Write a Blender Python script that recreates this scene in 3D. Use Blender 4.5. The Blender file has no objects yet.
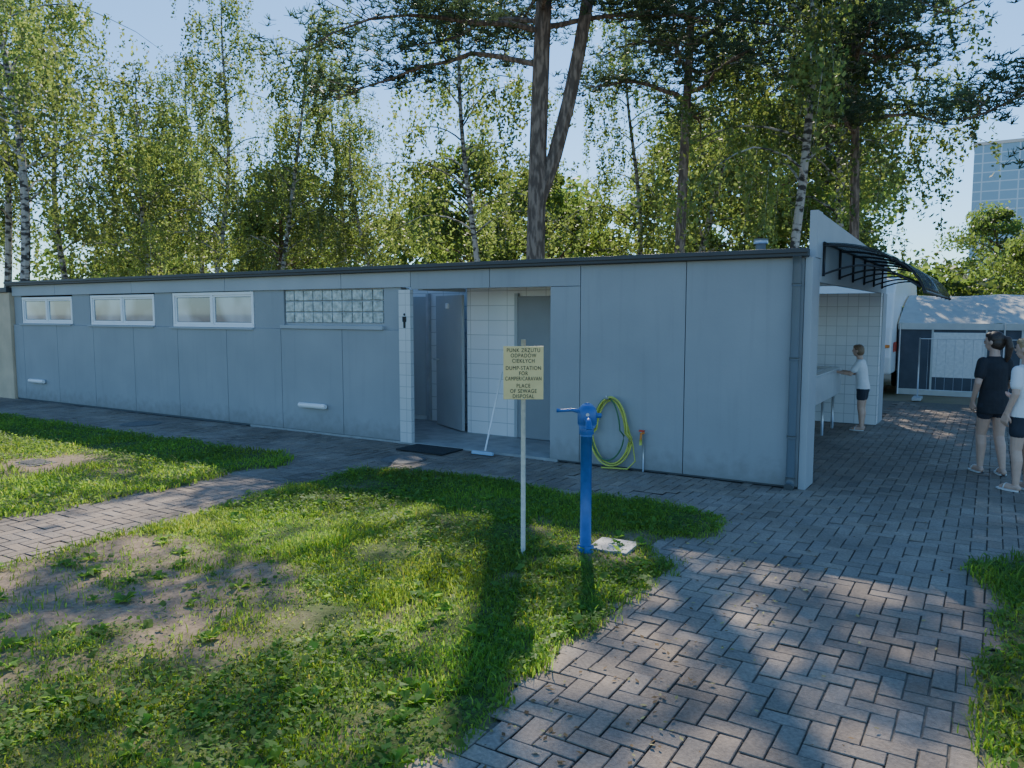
import bpy, math, numpy as np
from mathutils import Vector, Matrix
R=math.radians
scene=bpy.context.scene
rng=np.random.default_rng(7)

# ------------------------------------------------------------ helpers
def root(name,loc=(0,0,0)):
    e=bpy.data.objects.new(name,None); scene.collection.objects.link(e); e.location=loc
    e.empty_display_size=.2
    return e
def np_mesh(name,V,F,mats,mi=None,col=None,smooth=False):
    V=np.asarray(V,dtype=np.float32); F=np.asarray(F,dtype=np.int32)
    me=bpy.data.meshes.new(name); N=len(V); M,k=F.shape
    me.vertices.add(N); me.vertices.foreach_set('co',V.ravel())
    me.loops.add(M*k); me.loops.foreach_set('vertex_index',F.ravel())
    me.polygons.add(M); me.polygons.foreach_set('loop_start',np.arange(0,M*k,k,dtype=np.int32))
    for m in mats: me.materials.append(m)
    if mi is not None: me.polygons.foreach_set('material_index',np.asarray(mi,dtype=np.int32))
    me.polygons.foreach_set('use_smooth',np.full(M,smooth))
    me.update(calc_edges=True)
    if col is not None:
        a=me.color_attributes.new('Col','FLOAT_COLOR','POINT')
        c=np.ones((N,4),dtype=np.float32); c[:,:3]=col; a.data.foreach_set('color',c.ravel())
    return me
def link(name,me,parent=None):
    o=bpy.data.objects.new(name,me); scene.collection.objects.link(o)
    if parent: o.parent=parent
    return o
def py_obj(name,V,F,mat,parent=None,smooth=False):
    me=bpy.data.meshes.new(name); me.from_pydata([tuple(v) for v in V],[],[tuple(int(i) for i in f) for f in F])
    me.materials.append(mat)
    if smooth:
        for p in me.polygons: p.use_smooth=True
    return link(name,me,parent)
def box(name,x0,x1,y0,y1,z0,z1,mat,parent=None,bev=0):
    V=[(x0,y0,z0),(x1,y0,z0),(x1,y1,z0),(x0,y1,z0),(x0,y0,z1),(x1,y0,z1),(x1,y1,z1),(x0,y1,z1)]
    F=[(0,3,2,1),(4,5,6,7),(0,1,5,4),(1,2,6,5),(2,3,7,6),(3,0,4,7)]
    o=py_obj(name,V,F,mat,parent)
    if bev>0:
        b=o.modifiers.new('b','BEVEL'); b.width=bev; b.segments=2
    return o
def tubeVF(P,Rd,s=8,closed=False,flat=None):
    P=np.asarray(P,dtype=float); n=len(P); Rd=np.broadcast_to(np.asarray(Rd,dtype=float),(n,))
    if closed: T=np.roll(P,-1,0)-np.roll(P,1,0)
    else: T=np.gradient(P,axis=0)
    T/=np.linalg.norm(T,axis=1)[:,None]+1e-9
    ref=np.array([0.,0,1.]) if abs(T[:,2]).mean()<.8 else np.array([1.,0,0])
    U=np.cross(T,ref); U/=np.linalg.norm(U,axis=1)[:,None]+1e-9
    W=np.cross(T,U)
    a=np.arange(s)*2*np.pi/s
    V=P[:,None,:]+Rd[:,None,None]*(np.cos(a)[None,:,None]*U[:,None,:]+np.sin(a)[None,:,None]*W[:,None,:])
    V=V.reshape(-1,3); F=[]
    m=n if closed else n-1
    for i in range(m):
        b=i*s; c=((i+1)%n)*s
        for j in range(s):
            k=(j+1)%s; F.append((b+j,b+k,c+k,c+j))
    return V,np.array(F)
def tube(name,P,Rd,mat,parent=None,s=10,closed=False):
    V,F=tubeVF(P,Rd,s,closed)
    F=[tuple(f) for f in F]
    if not closed:
        F.append(tuple(range(s))); n=len(P); F.append(tuple(range((n-1)*s,n*s))[::-1])
    o=py_obj(name,V,F,mat,parent,smooth=False)
    for p in o.data.polygons:
        if len(p.vertices)==4: p.use_smooth=True
    return o
def vnoise(x,y,seed=0.):
    xi=np.floor(x); yi=np.floor(y); fx=x-xi; fy=y-yi
    h=lambda a,b:(np.sin(a*127.1+b*311.7+seed*17.3)*43758.5453)%1.0
    sx=fx*fx*(3-2*fx); sy=fy*fy*(3-2*fy)
    return (h(xi,yi)*(1-sx)+h(xi+1,yi)*sx)*(1-sy)+(h(xi,yi+1)*(1-sx)+h(xi+1,yi+1)*sx)*sy

# ------------------------------------------------------------ materials
def newmat(name):
    m=bpy.data.materials.new(name); m.use_nodes=True
    nt=m.node_tree; return m,nt,nt.nodes['Principled BSDF']
def mat(name,c,rough=.6,var=.12,scale=3.,metal=0.,bump=0.,bscale=60.,c2=None,spec=None,basedirt=False):
    m,nt,b=newmat(name)
    tc=nt.nodes.new('ShaderNodeTexCoord'); no=nt.nodes.new('ShaderNodeTexNoise')
    no.inputs['Scale'].default_value=scale; no.inputs['Detail'].default_value=6
    nt.links.new(tc.outputs['Object'],no.inputs['Vector'])
    mx=nt.nodes.new('ShaderNodeMix'); mx.data_type='RGBA'
    A=tuple(x*(1-var) for x in c); B=tuple(min(1,x*(1+var)) for x in (c2 or c))
    mx.inputs[6].default_value=(*A,1); mx.inputs[7].default_value=(*B,1)
    cr=nt.nodes.new('ShaderNodeMapRange'); cr.inputs[1].default_value=.3; cr.inputs[2].default_value=.7
    nt.links.new(no.outputs['Fac'],cr.inputs[0]); nt.links.new(cr.outputs[0],mx.inputs[0])
    last=mx.outputs[2]
    if basedirt:
        sp=nt.nodes.new('ShaderNodeSeparateXYZ'); nt.links.new(tc.outputs['Object'],sp.inputs[0])
        n3=nt.nodes.new('ShaderNodeTexNoise'); n3.inputs['Scale'].default_value=9; n3.inputs['Detail'].default_value=8
        nt.links.new(tc.outputs['Object'],n3.inputs['Vector'])
        a1=nt.nodes.new('ShaderNodeMath'); a1.operation='MULTIPLY_ADD'; a1.inputs[1].default_value=-.45; nt.links.new(n3.outputs['Fac'],a1.inputs[0]); nt.links.new(sp.outputs[2],a1.inputs[2])
        r1=nt.nodes.new('ShaderNodeMapRange'); r1.inputs[1].default_value=-.2; r1.inputs[2].default_value=.06; r1.inputs[3].default_value=.6; r1.inputs[4].default_value=0
        nt.links.new(a1.outputs[0],r1.inputs[0])
        mp=nt.nodes.new('ShaderNodeMapping'); mp.inputs['Scale'].default_value=(9,9,.5); nt.links.new(tc.outputs['Object'],mp.inputs[0])
        n4=nt.nodes.new('ShaderNodeTexNoise'); n4.inputs['Scale'].default_value=1.5; n4.inputs['Detail'].default_value=5; nt.links.new(mp.outputs[0],n4.inputs['Vector'])
        r2=nt.nodes.new('ShaderNodeMapRange'); r2.inputs[1].default_value=.55; r2.inputs[2].default_value=.8; r2.inputs[3].default_value=0; r2.inputs[4].default_value=.2
        nt.links.new(n4.outputs['Fac'],r2.inputs[0])
        mxx=nt.nodes.new('ShaderNodeMath'); mxx.operation='MAXIMUM'; nt.links.new(r1.outputs[0],mxx.inputs[0]); nt.links.new(r2.outputs[0],mxx.inputs[1])
        m2=nt.nodes.new('ShaderNodeMix'); m2.data_type='RGBA'; m2.inputs[7].default_value=(.20,.19,.17,1)
        nt.links.new(mxx.outputs[0],m2.inputs[0]); nt.links.new(last,m2.inputs[6]); last=m2.outputs[2]
    nt.links.new(last,b.inputs['Base Color'])
    b.inputs['Roughness'].default_value=rough; b.inputs['Metallic'].default_value=metal
    if spec is not None: b.inputs['Specular IOR Level'].default_value=spec
    if bump>0:
        n2=nt.nodes.new('ShaderNodeTexNoise'); n2.inputs['Scale'].default_value=bscale; n2.inputs['Detail'].default_value=5
        nt.links.new(tc.outputs['Object'],n2.inputs['Vector'])
        bp=nt.nodes.new('ShaderNodeBump'); bp.inputs['Strength'].default_value=bump; bp.inputs['Distance'].default_value=.02
        nt.links.new(n2.outputs['Fac'],bp.inputs['Height']); nt.links.new(bp.outputs[0],b.inputs['Normal'])
    return m
def leafmat(name,c,ct,tr=.5,rough=.6):
    m=bpy.data.materials.new(name); m.use_nodes=True; nt=m.node_tree; nt.nodes.clear()
    out=nt.nodes.new('ShaderNodeOutputMaterial')
    at=nt.nodes.new('ShaderNodeAttribute'); at.attribute_name='Col'
    d=nt.nodes.new('ShaderNodeBsdfPrincipled'); t=nt.nodes.new('ShaderNodeBsdfTranslucent')
    d.inputs['Roughness'].default_value=rough; d.inputs['Specular IOR Level'].default_value=.35
    for col,sh,key in ((c,d,'Base Color'),(ct,t,'Color')):
        mx=nt.nodes.new('ShaderNodeMix'); mx.data_type='RGBA'; mx.blend_type='MULTIPLY'; mx.inputs[0].default_value=1
        mx.inputs[6].default_value=(*col,1); nt.links.new(at.outputs['Color'],mx.inputs[7])
        nt.links.new(mx.outputs[2],sh.inputs[key])
    ms=nt.nodes.new('ShaderNodeMixShader'); ms.inputs[0].default_value=tr
    nt.links.new(d.outputs[0],ms.inputs[1]); nt.links.new(t.outputs[0],ms.inputs[2]); nt.links.new(ms.outputs[0],out.inputs[0])
    return m
def tilemat(name,c,mort,w,h,rough=.25,ms=.004):
    m,nt,b=newmat(name)
    tc=nt.nodes.new('ShaderNodeTexCoord'); sp=nt.nodes.new('ShaderNodeSeparateXYZ'); cb=nt.nodes.new('ShaderNodeCombineXYZ')
    ad=nt.nodes.new('ShaderNodeMath'); ad.operation='ADD'
    nt.links.new(tc.outputs['Object'],sp.inputs[0]); nt.links.new(sp.outputs[0],ad.inputs[0]); nt.links.new(sp.outputs[1],ad.inputs[1])
    nt.links.new(ad.outputs[0],cb.inputs[0]); nt.links.new(sp.outputs[2],cb.inputs[1])
    br=nt.nodes.new('ShaderNodeTexBrick'); br.offset=0; br.inputs['Scale'].default_value=1
    br.inputs['Brick Width'].default_value=w; br.inputs['Row Height'].default_value=h; br.inputs['Mortar Size'].default_value=ms
    br.inputs['Color1'].default_value=(*c,1); br.inputs['Color2'].default_value=(*[x*.93 for x in c],1); br.inputs['Mortar'].default_value=(*mort,1)
    nt.links.new(cb.outputs[0],br.inputs['Vector']); nt.links.new(br.outputs['Color'],b.inputs['Base Color'])
    b.inputs['Roughness'].default_value=rough
    return m
def colmat(name,rough=.8,bump=.3,bscale=120.,nv=.35,nscale=40.,stain=0.):
    m,nt,b=newmat(name)
    at=nt.nodes.new('ShaderNodeAttribute'); at.attribute_name='Col'
    tc=nt.nodes.new('ShaderNodeTexCoord')
    no=nt.nodes.new('ShaderNodeTexNoise'); no.inputs['Scale'].default_value=nscale; no.inputs['Detail'].default_value=8
    nt.links.new(tc.outputs['Object'],no.inputs['Vector'])
    mr=nt.nodes.new('ShaderNodeMapRange'); mr.inputs[1].default_value=.25; mr.inputs[2].default_value=.75
    mr.inputs[3].default_value=1-nv; mr.inputs[4].default_value=1+nv
    nt.links.new(no.outputs['Fac'],mr.inputs[0])
    fac=mr.outputs[0]
    if stain:
        n5=nt.nodes.new('ShaderNodeTexNoise'); n5.inputs['Scale'].default_value=1.1; n5.inputs['Detail'].default_value=9; n5.inputs['Roughness'].default_value=.65
        nt.links.new(tc.outputs['Object'],n5.inputs['Vector'])
        m5=nt.nodes.new('ShaderNodeMapRange'); m5.inputs[1].default_value=.36; m5.inputs[2].default_value=.6; m5.inputs[3].default_value=1-stain; m5.inputs[4].default_value=1.05
        nt.links.new(n5.outputs['Fac'],m5.inputs[0]); mm=nt.nodes.new('ShaderNodeMath'); mm.operation='MULTIPLY'
        nt.links.new(fac,mm.inputs[0]); nt.links.new(m5.outputs[0],mm.inputs[1]); fac=mm.outputs[0]
    vm=nt.nodes.new('ShaderNodeVectorMath'); vm.operation='SCALE'
    nt.links.new(at.outputs['Color'],vm.inputs[0]); nt.links.new(fac,vm.inputs['Scale'])
    nt.links.new(vm.outputs[0],b.inputs['Base Color']); b.inputs['Roughness'].default_value=rough
    b.inputs['Specular IOR Level'].default_value=.3
    n2=nt.nodes.new('ShaderNodeTexNoise'); n2.inputs['Scale'].default_value=bscale; n2.inputs['Detail'].default_value=6
    nt.links.new(tc.outputs['Object'],n2.inputs['Vector'])
    bp=nt.nodes.new('ShaderNodeBump'); bp.inputs['Strength'].default_value=bump; bp.inputs['Distance'].default_value=.01
    nt.links.new(n2.outputs['Fac'],bp.inputs['Height']); nt.links.new(bp.outputs[0],b.inputs['Normal'])
    return m

M_panel=mat('panel_grey',(.325,.335,.345),.65,.07,1.3,bump=.08,bscale=35,basedirt=True)
M_panel2=mat('panel_light',(.40,.41,.42),.65,.06,1.6,bump=.08,bscale=35)
M_dark=mat('joint_dark',(.10,.105,.11),.8)
M_trim=mat('roof_trim_dark',(.045,.047,.05),.5)
M_roof=mat('roof_felt',(.08,.08,.08),.9,.2,4)
M_tile=tilemat('white_tiles',(.86,.86,.86),(.5,.5,.49),.3,.2)
M_tile2=tilemat('small_white_tiles',(.80,.80,.80),(.5,.5,.5),.15,.15)
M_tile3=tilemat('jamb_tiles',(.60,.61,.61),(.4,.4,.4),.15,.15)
M_white=mat('white_plastic',(.84,.84,.84),.4,.04)
M_tan=mat('tan_render',(.62,.47,.32),.85,.12,3,bump=.2)
M_doorg=mat('door_grey',(.42,.43,.43),.45,.05)
M_doord=mat('door_dark_grey',(.27,.28,.29),.45,.05)
M_plaster=mat('ceiling_plaster',(.8,.8,.78),.9,.05)
M_floor=mat('floor_slab',(.35,.34,.32),.7,.2,6)
M_metal=mat('galvanised_metal',(.55,.56,.57),.4,.1,8,metal=.6)
M_steel=mat('stainless_steel',(.62,.63,.64),.32,.06,5,metal=.4)
M_pipe=mat('downpipe_grey',(.12,.13,.135),.45,.06)
M_blue=mat('pump_blue_paint',(.035,.125,.36),.35,.18,14)
M_black=mat('black_metal',(.02,.02,.022),.5)
M_rubber=mat('rubber_mat',(.03,.03,.032),.9,.2,30,bump=.4,bscale=200)
M_hoseY=mat('hose_yellow_green',(.52,.55,.09),.45,.15,20)
M_hoseB=mat('hose_dark_green',(.06,.16,.07),.45,.1,20)
M_sign=mat('sign_yellow',(.86,.64,.28),.5,.06,12)
M_text=mat('sign_black_letters',(.015,.015,.015),.7,0)
M_post=mat('post_cream_paint',(.62,.56,.46),.6,.15,25)
M_conc=mat('concrete_cover',(.5,.5,.49),.8,.15,9,bump=.3)
M_plate=mat('drain_plate_grey',(.33,.34,.35),.55,.2,12,metal=.2,bump=.3)
M_iron=mat('cast_iron',(.17,.155,.14),.7,.25,30,metal=.1,bump=.4)
M_red=mat('red_plastic',(.6,.06,.03),.4)
M_orange=mat('orange_plastic',(.75,.25,.04),.4)
M_bluepl=mat('pale_blue_plastic',(.35,.5,.65),.4)

def glassmat():
    m,nt,b=newmat('window_glass')
    b.inputs['Roughness'].default_value=.06
    b.inputs['Specular IOR Level'].default_value=1.0; b.inputs['Coat Weight'].default_value=.6
    tc=nt.nodes.new('ShaderNodeTexCoord'); no=nt.nodes.new('ShaderNodeTexNoise'); no.inputs['Scale'].default_value=1.3
    nt.links.new(tc.outputs['Object'],no.inputs['Vector'])
    rp=nt.nodes.new('ShaderNodeValToRGB'); rp.color_ramp.elements[0].position=.42; rp.color_ramp.elements[1].position=.6
    rp.color_ramp.elements[0].color=(.12,.16,.19,1); rp.color_ramp.elements[1].color=(.38,.46,.52,1)
    nt.links.new(no.outputs['Fac'],rp.inputs[0]); nt.links.new(rp.outputs[0],b.inputs['Base Color'])
    return m
M_glass=glassmat()
M_block=mat('glass_block',(.34,.37,.34),.12,.35,14,bump=.5,bscale=30,c2=(.46,.49,.46),spec=.8)
def polymat(name,tint,base,f):
    m=bpy.data.materials.new(name); m.use_nodes=True; nt=m.node_tree; nt.nodes.clear()
    out=nt.nodes.new('ShaderNodeOutputMaterial'); t=nt.nodes.new('ShaderNodeBsdfTransparent'); t.inputs[0].default_value=(*tint,1)
    g=nt.nodes.new('ShaderNodeBsdfPrincipled'); g.inputs['Base Color'].default_value=(*base,1); g.inputs['Roughness'].default_value=.15
    ms=nt.nodes.new('ShaderNodeMixShader'); ms.inputs[0].default_value=f
    nt.links.new(t.outputs[0],ms.inputs[1]); nt.links.new(g.outputs[0],ms.inputs[2]); nt.links.new(ms.outputs[0],out.inputs[0]); return m
M_poly=polymat('polycarbonate_smoked',(.55,.6,.62),(.12,.13,.14),.3)
M_added_pane=polymat('added_skylight_acrylic',(.95,.96,.96),(.8,.8,.8),.1)  # clear pane of the added roof light, out of view

# ------------------------------------------------------------ world & sun
SUN_EL=R(41); hx,hy=-.469,.883
w=bpy.data.worlds.new('World'); scene.world=w; w.use_nodes=True
nt=w.node_tree; bg=nt.nodes['Background']; sk=nt.nodes.new('ShaderNodeTexSky'); sk.sky_type='NISHITA'
sk.sun_disc=False; sk.sun_elevation=SUN_EL; sk.sun_rotation=math.atan2(hx,hy)%(2*math.pi)
sk.air_density=1.0; sk.dust_density=.05; sk.ozone_density=3.0
tn=nt.nodes.new('ShaderNodeMix'); tn.data_type='RGBA'; tn.blend_type='MULTIPLY'; tn.inputs[0].default_value=1; tn.inputs[7].default_value=(.68,.93,1.12,1)
nt.links.new(sk.outputs[0],tn.inputs[6]); nt.links.new(tn.outputs[2],bg.inputs[0]); bg.inputs[1].default_value=.25
S=Vector((hx*math.cos(SUN_EL),hy*math.cos(SUN_EL),math.sin(SUN_EL)))
sd=bpy.data.lights.new('sun','SUN'); sd.energy=8.0; sd.angle=R(.5); sd.color=(1,.91,.77)
so=bpy.data.objects.new('sun',sd); scene.collection.objects.link(so); so.rotation_euler=(-S).to_track_quat('-Z','Y').to_euler()

# ------------------------------------------------------------ camera
cd=bpy.data.cameras.new('camera'); co=bpy.data.objects.new('camera',cd); scene.collection.objects.link(co)
cd.sensor_width=36; cd.lens=27.07; cd.clip_end=2000; cd.clip_start=.05
co.location=(1.47,-7.69,1.70); co.rotation_euler=(R(90-5.27),0,R(32.0)); scene.camera=co

# ------------------------------------------------------------ ground
def ground_mat():
    m,nt,b=newmat('ground_soil')
    tc=nt.nodes.new('ShaderNodeTexCoord'); no=nt.nodes.new('ShaderNodeTexNoise'); no.inputs['Scale'].default_value=.35; no.inputs['Detail'].default_value=8
    nt.links.new(tc.outputs['Object'],no.inputs['Vector'])
    rp=nt.nodes.new('ShaderNodeValToRGB'); rp.color_ramp.elements[0].position=.42; rp.color_ramp.elements[1].position=.62
    rp.color_ramp.elements[0].color=(.40,.30,.20,1); rp.color_ramp.elements[1].color=(.14,.16,.06,1)
    nt.links.new(no.outputs['Fac'],rp.inputs[0]); nt.links.new(rp.outputs[0],b.inputs['Base Color']); b.inputs['Roughness'].default_value=.95
    return m
py_obj('ground',[(-600,-600,-.03),(600,-600,-.03),(600,600,-.03),(-600,600,-.03)],[(0,1,2,3)],ground_mat())
M_bed=mat('sand_bed',(.17,.145,.11),.95,.3,40,bump=.3)
py_obj('paving_sand_bed',[(-17,-10,-.014),(9,-10,-.014),(9,9,-.014),(-17,9,-.014)],[(0,1,2,3)],M_bed)

ISL={'A':(-4.28,-.27,-10.,-1.28),'B':(-22.,-5.25,-10.,-1.38),'C':(1.50,7.,-10.,-1.35)}
def dist_in(x,y,k):
    x0,x1,y0,y1=ISL[k]
    r=.5
    dx=np.minimum(x-x0,x1-x); dy=np.minimum(y-y0,y1-y)
    d=np.minimum(dx,dy)
    cx=np.clip(r-dx,0,None); cy=np.clip(r-dy,0,None); both=(cx>0)&(cy>0)
    d=np.where(both,r-np.hypot(cx,cy),d)
    d=d+(vnoise(x*1.7,y*1.7,3)-.5)*.26+(vnoise(x*7,y*7,5)-.5)*.14
    if k=='A':
        d=d-.50*np.exp(-(((x+.50)/.28)**2+((y+2.40)/.36)**2))
    return d
def dirt(x,y):
    n=vnoise(x*1.6,y*1.6,11)*.6+vnoise(x*5,y*5,12)*.3+vnoise(x*14,y*14,13)*.2-.55
    q=((x+3.1)/1.35)**2+((y+5.25)/1.1)**2
    a=1.35-q+n*2.2
    q2=((x+.75)/.35)**2+((y+2.55)/.5)**2
    b=1.0-q2+n*1.6
    q3=((x+7.6)/1.0)**2+((y+3.3)/.8)**2
    c=.9-q3+n*2
    g=(vnoise(x*2.7,y*2.7,61)*.6+vnoise(x*9,y*9,62)*.4-.69)*4
    return np.clip(np.maximum(np.maximum(np.maximum(a,b),c),g),0,1)
M_soil=colmat('soil_and_turf',.95,.6,70,nv=.4,nscale=25)
G1=np.array([.085,.11,.032]); D1=np.array([.27,.195,.13])
for k in 'ABC':
    x0,x1,y0,y1=ISL[k]
    st=.06 if k!='B' else .1
    xs=np.arange(x0-.3,x1+.3,st); ys=np.arange(-8.6,y1+.3,st)
    X,Y=np.meshgrid(xs,ys); d=dist_in(X,Y,k)
    s=np.clip((d+.05)/.16,0,1); s=s*s*(3-2*s)
    Z=-.028+s*.036+ (vnoise(X*3,Y*3,2)-.5)*.03*s+(vnoise(X*12,Y*12,4)-.5)*.012*s
    Z=np.where(d<-.05,-.028,Z)
    V=np.stack([X,Y,Z],-1).reshape(-1,3); ny,nx=X.shape
    idx=np.arange(nx*ny).reshape(ny,nx); F=np.stack([idx[:-1,:-1],idx[:-1,1:],idx[1:,1:],idx[1:,:-1]],-1).reshape(-1,4)
    di=dirt(X,Y).reshape(-1,1); edge=np.clip(1-d.reshape(-1,1)/.12,0,1)*.7
    di=np.maximum(di,edge)
    link('lawn_soil',np_mesh('lawn_soil',V,F,[M_soil],col=G1*(1-di)+D1*di,smooth=True))

# paving bricks (herringbone)
def paving():
    L=.1; ix=np.arange(-165,90); iy=np.arange(-90,88)
    IX,IY=np.meshgrid(ix,iy); IX=IX.ravel(); IY=IY.ravel(); dd=(IX-IY)%4
    recs=[]
    for kind,sel in ((0,dd==0),(1,dd==3)):
        x=IX[sel]*L; y=IY[sel]*L
        w=np.where(kind==0,.2,.1)*np.ones(len(x)); h=np.where(kind==0,.1,.2)*np.ones(len(x))
        recs.append(np.stack([x,y,w,h],1))
    B=np.concatenate(recs); cx=B[:,0]+B[:,2]/2; cy=B[:,1]+B[:,3]/2
    keep=np.ones(len(B),bool)
    for k in 'ABC': keep&=dist_in(cx,cy,k)<.10
    keep&=~((cx<-1.0)&(cy>-.0)); keep&=~((cx>-1.15)&(cx<0)&(cy>0)&(cy<.3)); keep&=~((cx<.0)&(cy>5.1))
    keep&=(cy<7.6+vnoise(cx,cy*0,8)*1.2)
    B=B[keep]; n=len(B); cx=cx[keep]; cy=cy[keep]
    g=.0025; c=.004
    jz=rng.normal(0,.0014,n)+ (vnoise(cx*1.5,cy*1.5,21)-.5)*.014
    tx=rng.normal(0,.012,n); ty=rng.normal(0,.012,n)
    ox=rng.normal(0,.0009,n); oy=rng.normal(0,.0009,n)
    x0=B[:,0]+g+ox;x1=B[:,0]+B[:,2]-g+ox;y0=B[:,1]+g+oy;y1=B[:,1]+B[:,3]-g+oy
    V=np.zeros((n,8,3))
    for i,(a,b) in enumerate(((x0,y0),(x1,y0),(x1,y1),(x0,y1))):
        V[:,i,0]=a;V[:,i,1]=b
        sx=1 if i in(0,3) else -1; sy=1 if i in (0,1) else -1
        V[:,i+4,0]=a+sx*c;V[:,i+4,1]=b+sy*c
        V[:,i+4,2]=jz+(a-cx)*tx+(b-cy)*ty-.001
    V[:,:4,2]=V[:,4:,2]-.005
    f=np.array([(4,5,6,7),(0,1,5,4),(1,2,6,5),(2,3,7,6),(3,0,4,7)])
    F=(np.arange(n)[:,None,None]*8+f[None]).reshape(-1,4)
    base=.24+rng.normal(0,.020,n)+(vnoise(cx*.7,cy*.7,31)-.5)*.09+(vnoise(cx*2.5,cy*2.5,33)-.5)*.05
    warm=rng.random(n)
    col=np.stack([base*(1.22+.08*warm),base*(1.0),base*(.80-.06*warm)],1)
    col=np.repeat(col,8,0).reshape(n,8,3); col[:,:4]*=.7
    return np_mesh('paved_path',V.reshape(-1,3),F,[colmat('paving_bricks',.8,.5,150,nv=.28,nscale=60,stain=.3)],col=np.clip(col.reshape(-1,3),.02,1))
link('paved_path',paving())

# grass blades -----------------------------------------------------------
M_grass=leafmat('grass_blades',(.105,.18,.03),(.43,.60,.065),.5)
def blades(k,rect,dens,hmin,hmax,wd,seed):
    r=np.random.default_rng(seed); x0,x1,y0,y1=rect
    n=int((x1-x0)*(y1-y0)*dens); x=r.uniform(x0,x1,n); y=r.uniform(y0,y1,n)
    d=dist_in(x,y,k); di=dirt(x,y)
    patch=.28+.72*np.clip(vnoise(x*2.2,y*2.2,6)*.6+vnoise(x*8,y*8,7)*.5,0,1)
    p=np.clip(d/.12+.35,0,1)*(1-di*.94)*patch
    kp=r.random(n)<p; x=x[kp];y=y[kp]; n=len(x)
    hh=r.uniform(hmin,hmax,n)*(.45+1.0*vnoise(x*1.9,y*1.9,9))*(1+.6*(r.random(n)<.04))
    az=r.uniform(0,2*np.pi,n); ln=r.uniform(.25,1.2,n)*hh; w_=wd*r.uniform(.6,1.4,n)
    b=np.stack([x,y,np.full(n,-.008)],1)
    dirv=np.stack([np.cos(az),np.sin(az),np.zeros(n)],1); s=np.stack([-np.sin(az),np.cos(az),np.zeros(n)],1)
    up=np.array([0,0,1.])
    mid=b+dirv*(ln*.3)[:,None]+up*(hh*.6+.008)[:,None]; tip=b+dirv*ln[:,None]+up*(hh+.005)[:,None]
    V=np.stack([b-s*w_[:,None]*.5,b+s*w_[:,None]*.5,mid+s*w_[:,None]*.45,mid-s*w_[:,None]*.45,tip+s*w_[:,None]*.08,tip-s*w_[:,None]*.08],1)
    F=(np.arange(n)[:,None,None]*6+np.array([(0,1,2,3),(3,2,4,5)])[None]).reshape(-1,4)
    br=r.uniform(.6,1.3,n)*(.75+.7*vnoise(x*1.1,y*1.1,14)); dry=(r.random(n)<.05)
    yel=vnoise(x*1.3,y*1.3,19)
    col=np.stack([br*(.68+.22*r.random(n)+.25*yel),br,br*.9],1); col[dry]*=np.array([1.9,1.2,1.6])
    return V.reshape(-1,3),F,np.repeat(col,6,0)
def clover(k,rect,dens,sz,seed):
    r=np.random.default_rng(seed); x0,x1,y0,y1=rect
    n=int((x1-x0)*(y1-y0)*dens); x=r.uniform(x0,x1,n); y=r.uniform(y0,y1,n)
    p=np.clip(dist_in(x,y,k)/.1+.3,0,1)*(1-dirt(x,y)*.93)*np.clip((vnoise(x*1.6,y*1.6,44)-.3)*2.2,0.03,1)
    kp=r.random(n)<p; x=x[kp];y=y[kp]; n=len(x)
    z=r.uniform(.015,.06,n); s=sz*r.uniform(.6,1.5,n); az=r.uniform(0,6.28,n)
    a=np.stack([np.cos(az),np.sin(az),r.normal(0,.35,n)],1)*s[:,None]; b=np.stack([-np.sin(az),np.cos(az),r.normal(0,.35,n)],1)*s[:,None]*.75
    c=np.stack([x,y,z],1)
    V=np.stack([c-a,c+b,c+a,c-b],1).reshape(-1,3); F=(np.arange(n)[:,None]*4+np.arange(4)[None])
    br=r.uniform(.6,1.35,n); col=np.stack([br*.82,br,br],1)
    return V,F,np.repeat(col,4,0)
def weeds(k,rect,num,seed):
    r=np.random.default_rng(seed); x0,x1,y0,y1=rect; Vs=[];Fs=[];Cs=[];o=0
    for i in range(num):
        x=r.uniform(x0,x1); y=r.uniform(y0,y1)
        if dist_in(np.array([x]),np.array([y]),k)[0]<.05: continue
        nl=int(r.integers(5,10)); L=r.uniform(.04,.085)
        for j in range(nl):
            az=j*2.4+r.normal(0,.3); d=np.array([math.cos(az),math.sin(az),0]); s=np.array([-d[1],d[0],0]); w_=L*r.uniform(.22,.34); l_=L*r.uniform(.7,1.2); up=np.array([0,0,1.])
            b=np.array([x,y,.008]); m=b+d*l_*.55+up*l_*r.uniform(.25,.6); t=b+d*l_+up*l_*r.uniform(.1,.5)
            Vs.append(np.array([b,m+s*w_,t,m-s*w_])); Fs.append(np.arange(4)+o); o+=4; br=r.uniform(.8,1.4); Cs.append(np.tile([br*.8,br,br],(4,1)))
    return np.concatenate(Vs),np.array(Fs),np.concatenate(Cs)
def merge(parts):
    Vs,Fs,Cs=[],[],[];o=0
    for V,F,C in parts: Vs.append(V);Fs.append(F+o);Cs.append(C);o+=len(V)
    return np.concatenate(Vs),np.concatenate(Fs),np.concatenate(Cs)
ra=(-4.4,-.1,-6.9,-1.1)
V,F,C=merge([blades('A',ra,9500,.015,.055,.006,1),clover('A',ra,2600,.011,2),clover('A',ra,90,.026,3),weeds('A',ra,260,8)])
link('lawn_grass',np_mesh('lawn_grass',V,F,[M_grass],col=C))
V,F,C=merge([blades('B',(-14.5,-5.,-6.5,-1.15),3000,.02,.065,.010,4),clover('B',(-14.5,-5.,-6.5,-1.15),800,.016,5)])
link('lawn_grass',np_mesh('lawn_grass',V,F,[M_grass],col=C))
rc=(1.3,4.5,-5,-1.1)
V,F,C=merge([blades('C',rc,5500,.02,.075,.007,6),clover('C',rc,1500,.013,7),weeds('C',rc,80,9)])
link('lawn_grass',np_mesh('lawn_grass',V,F,[M_grass],col=C))
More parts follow.
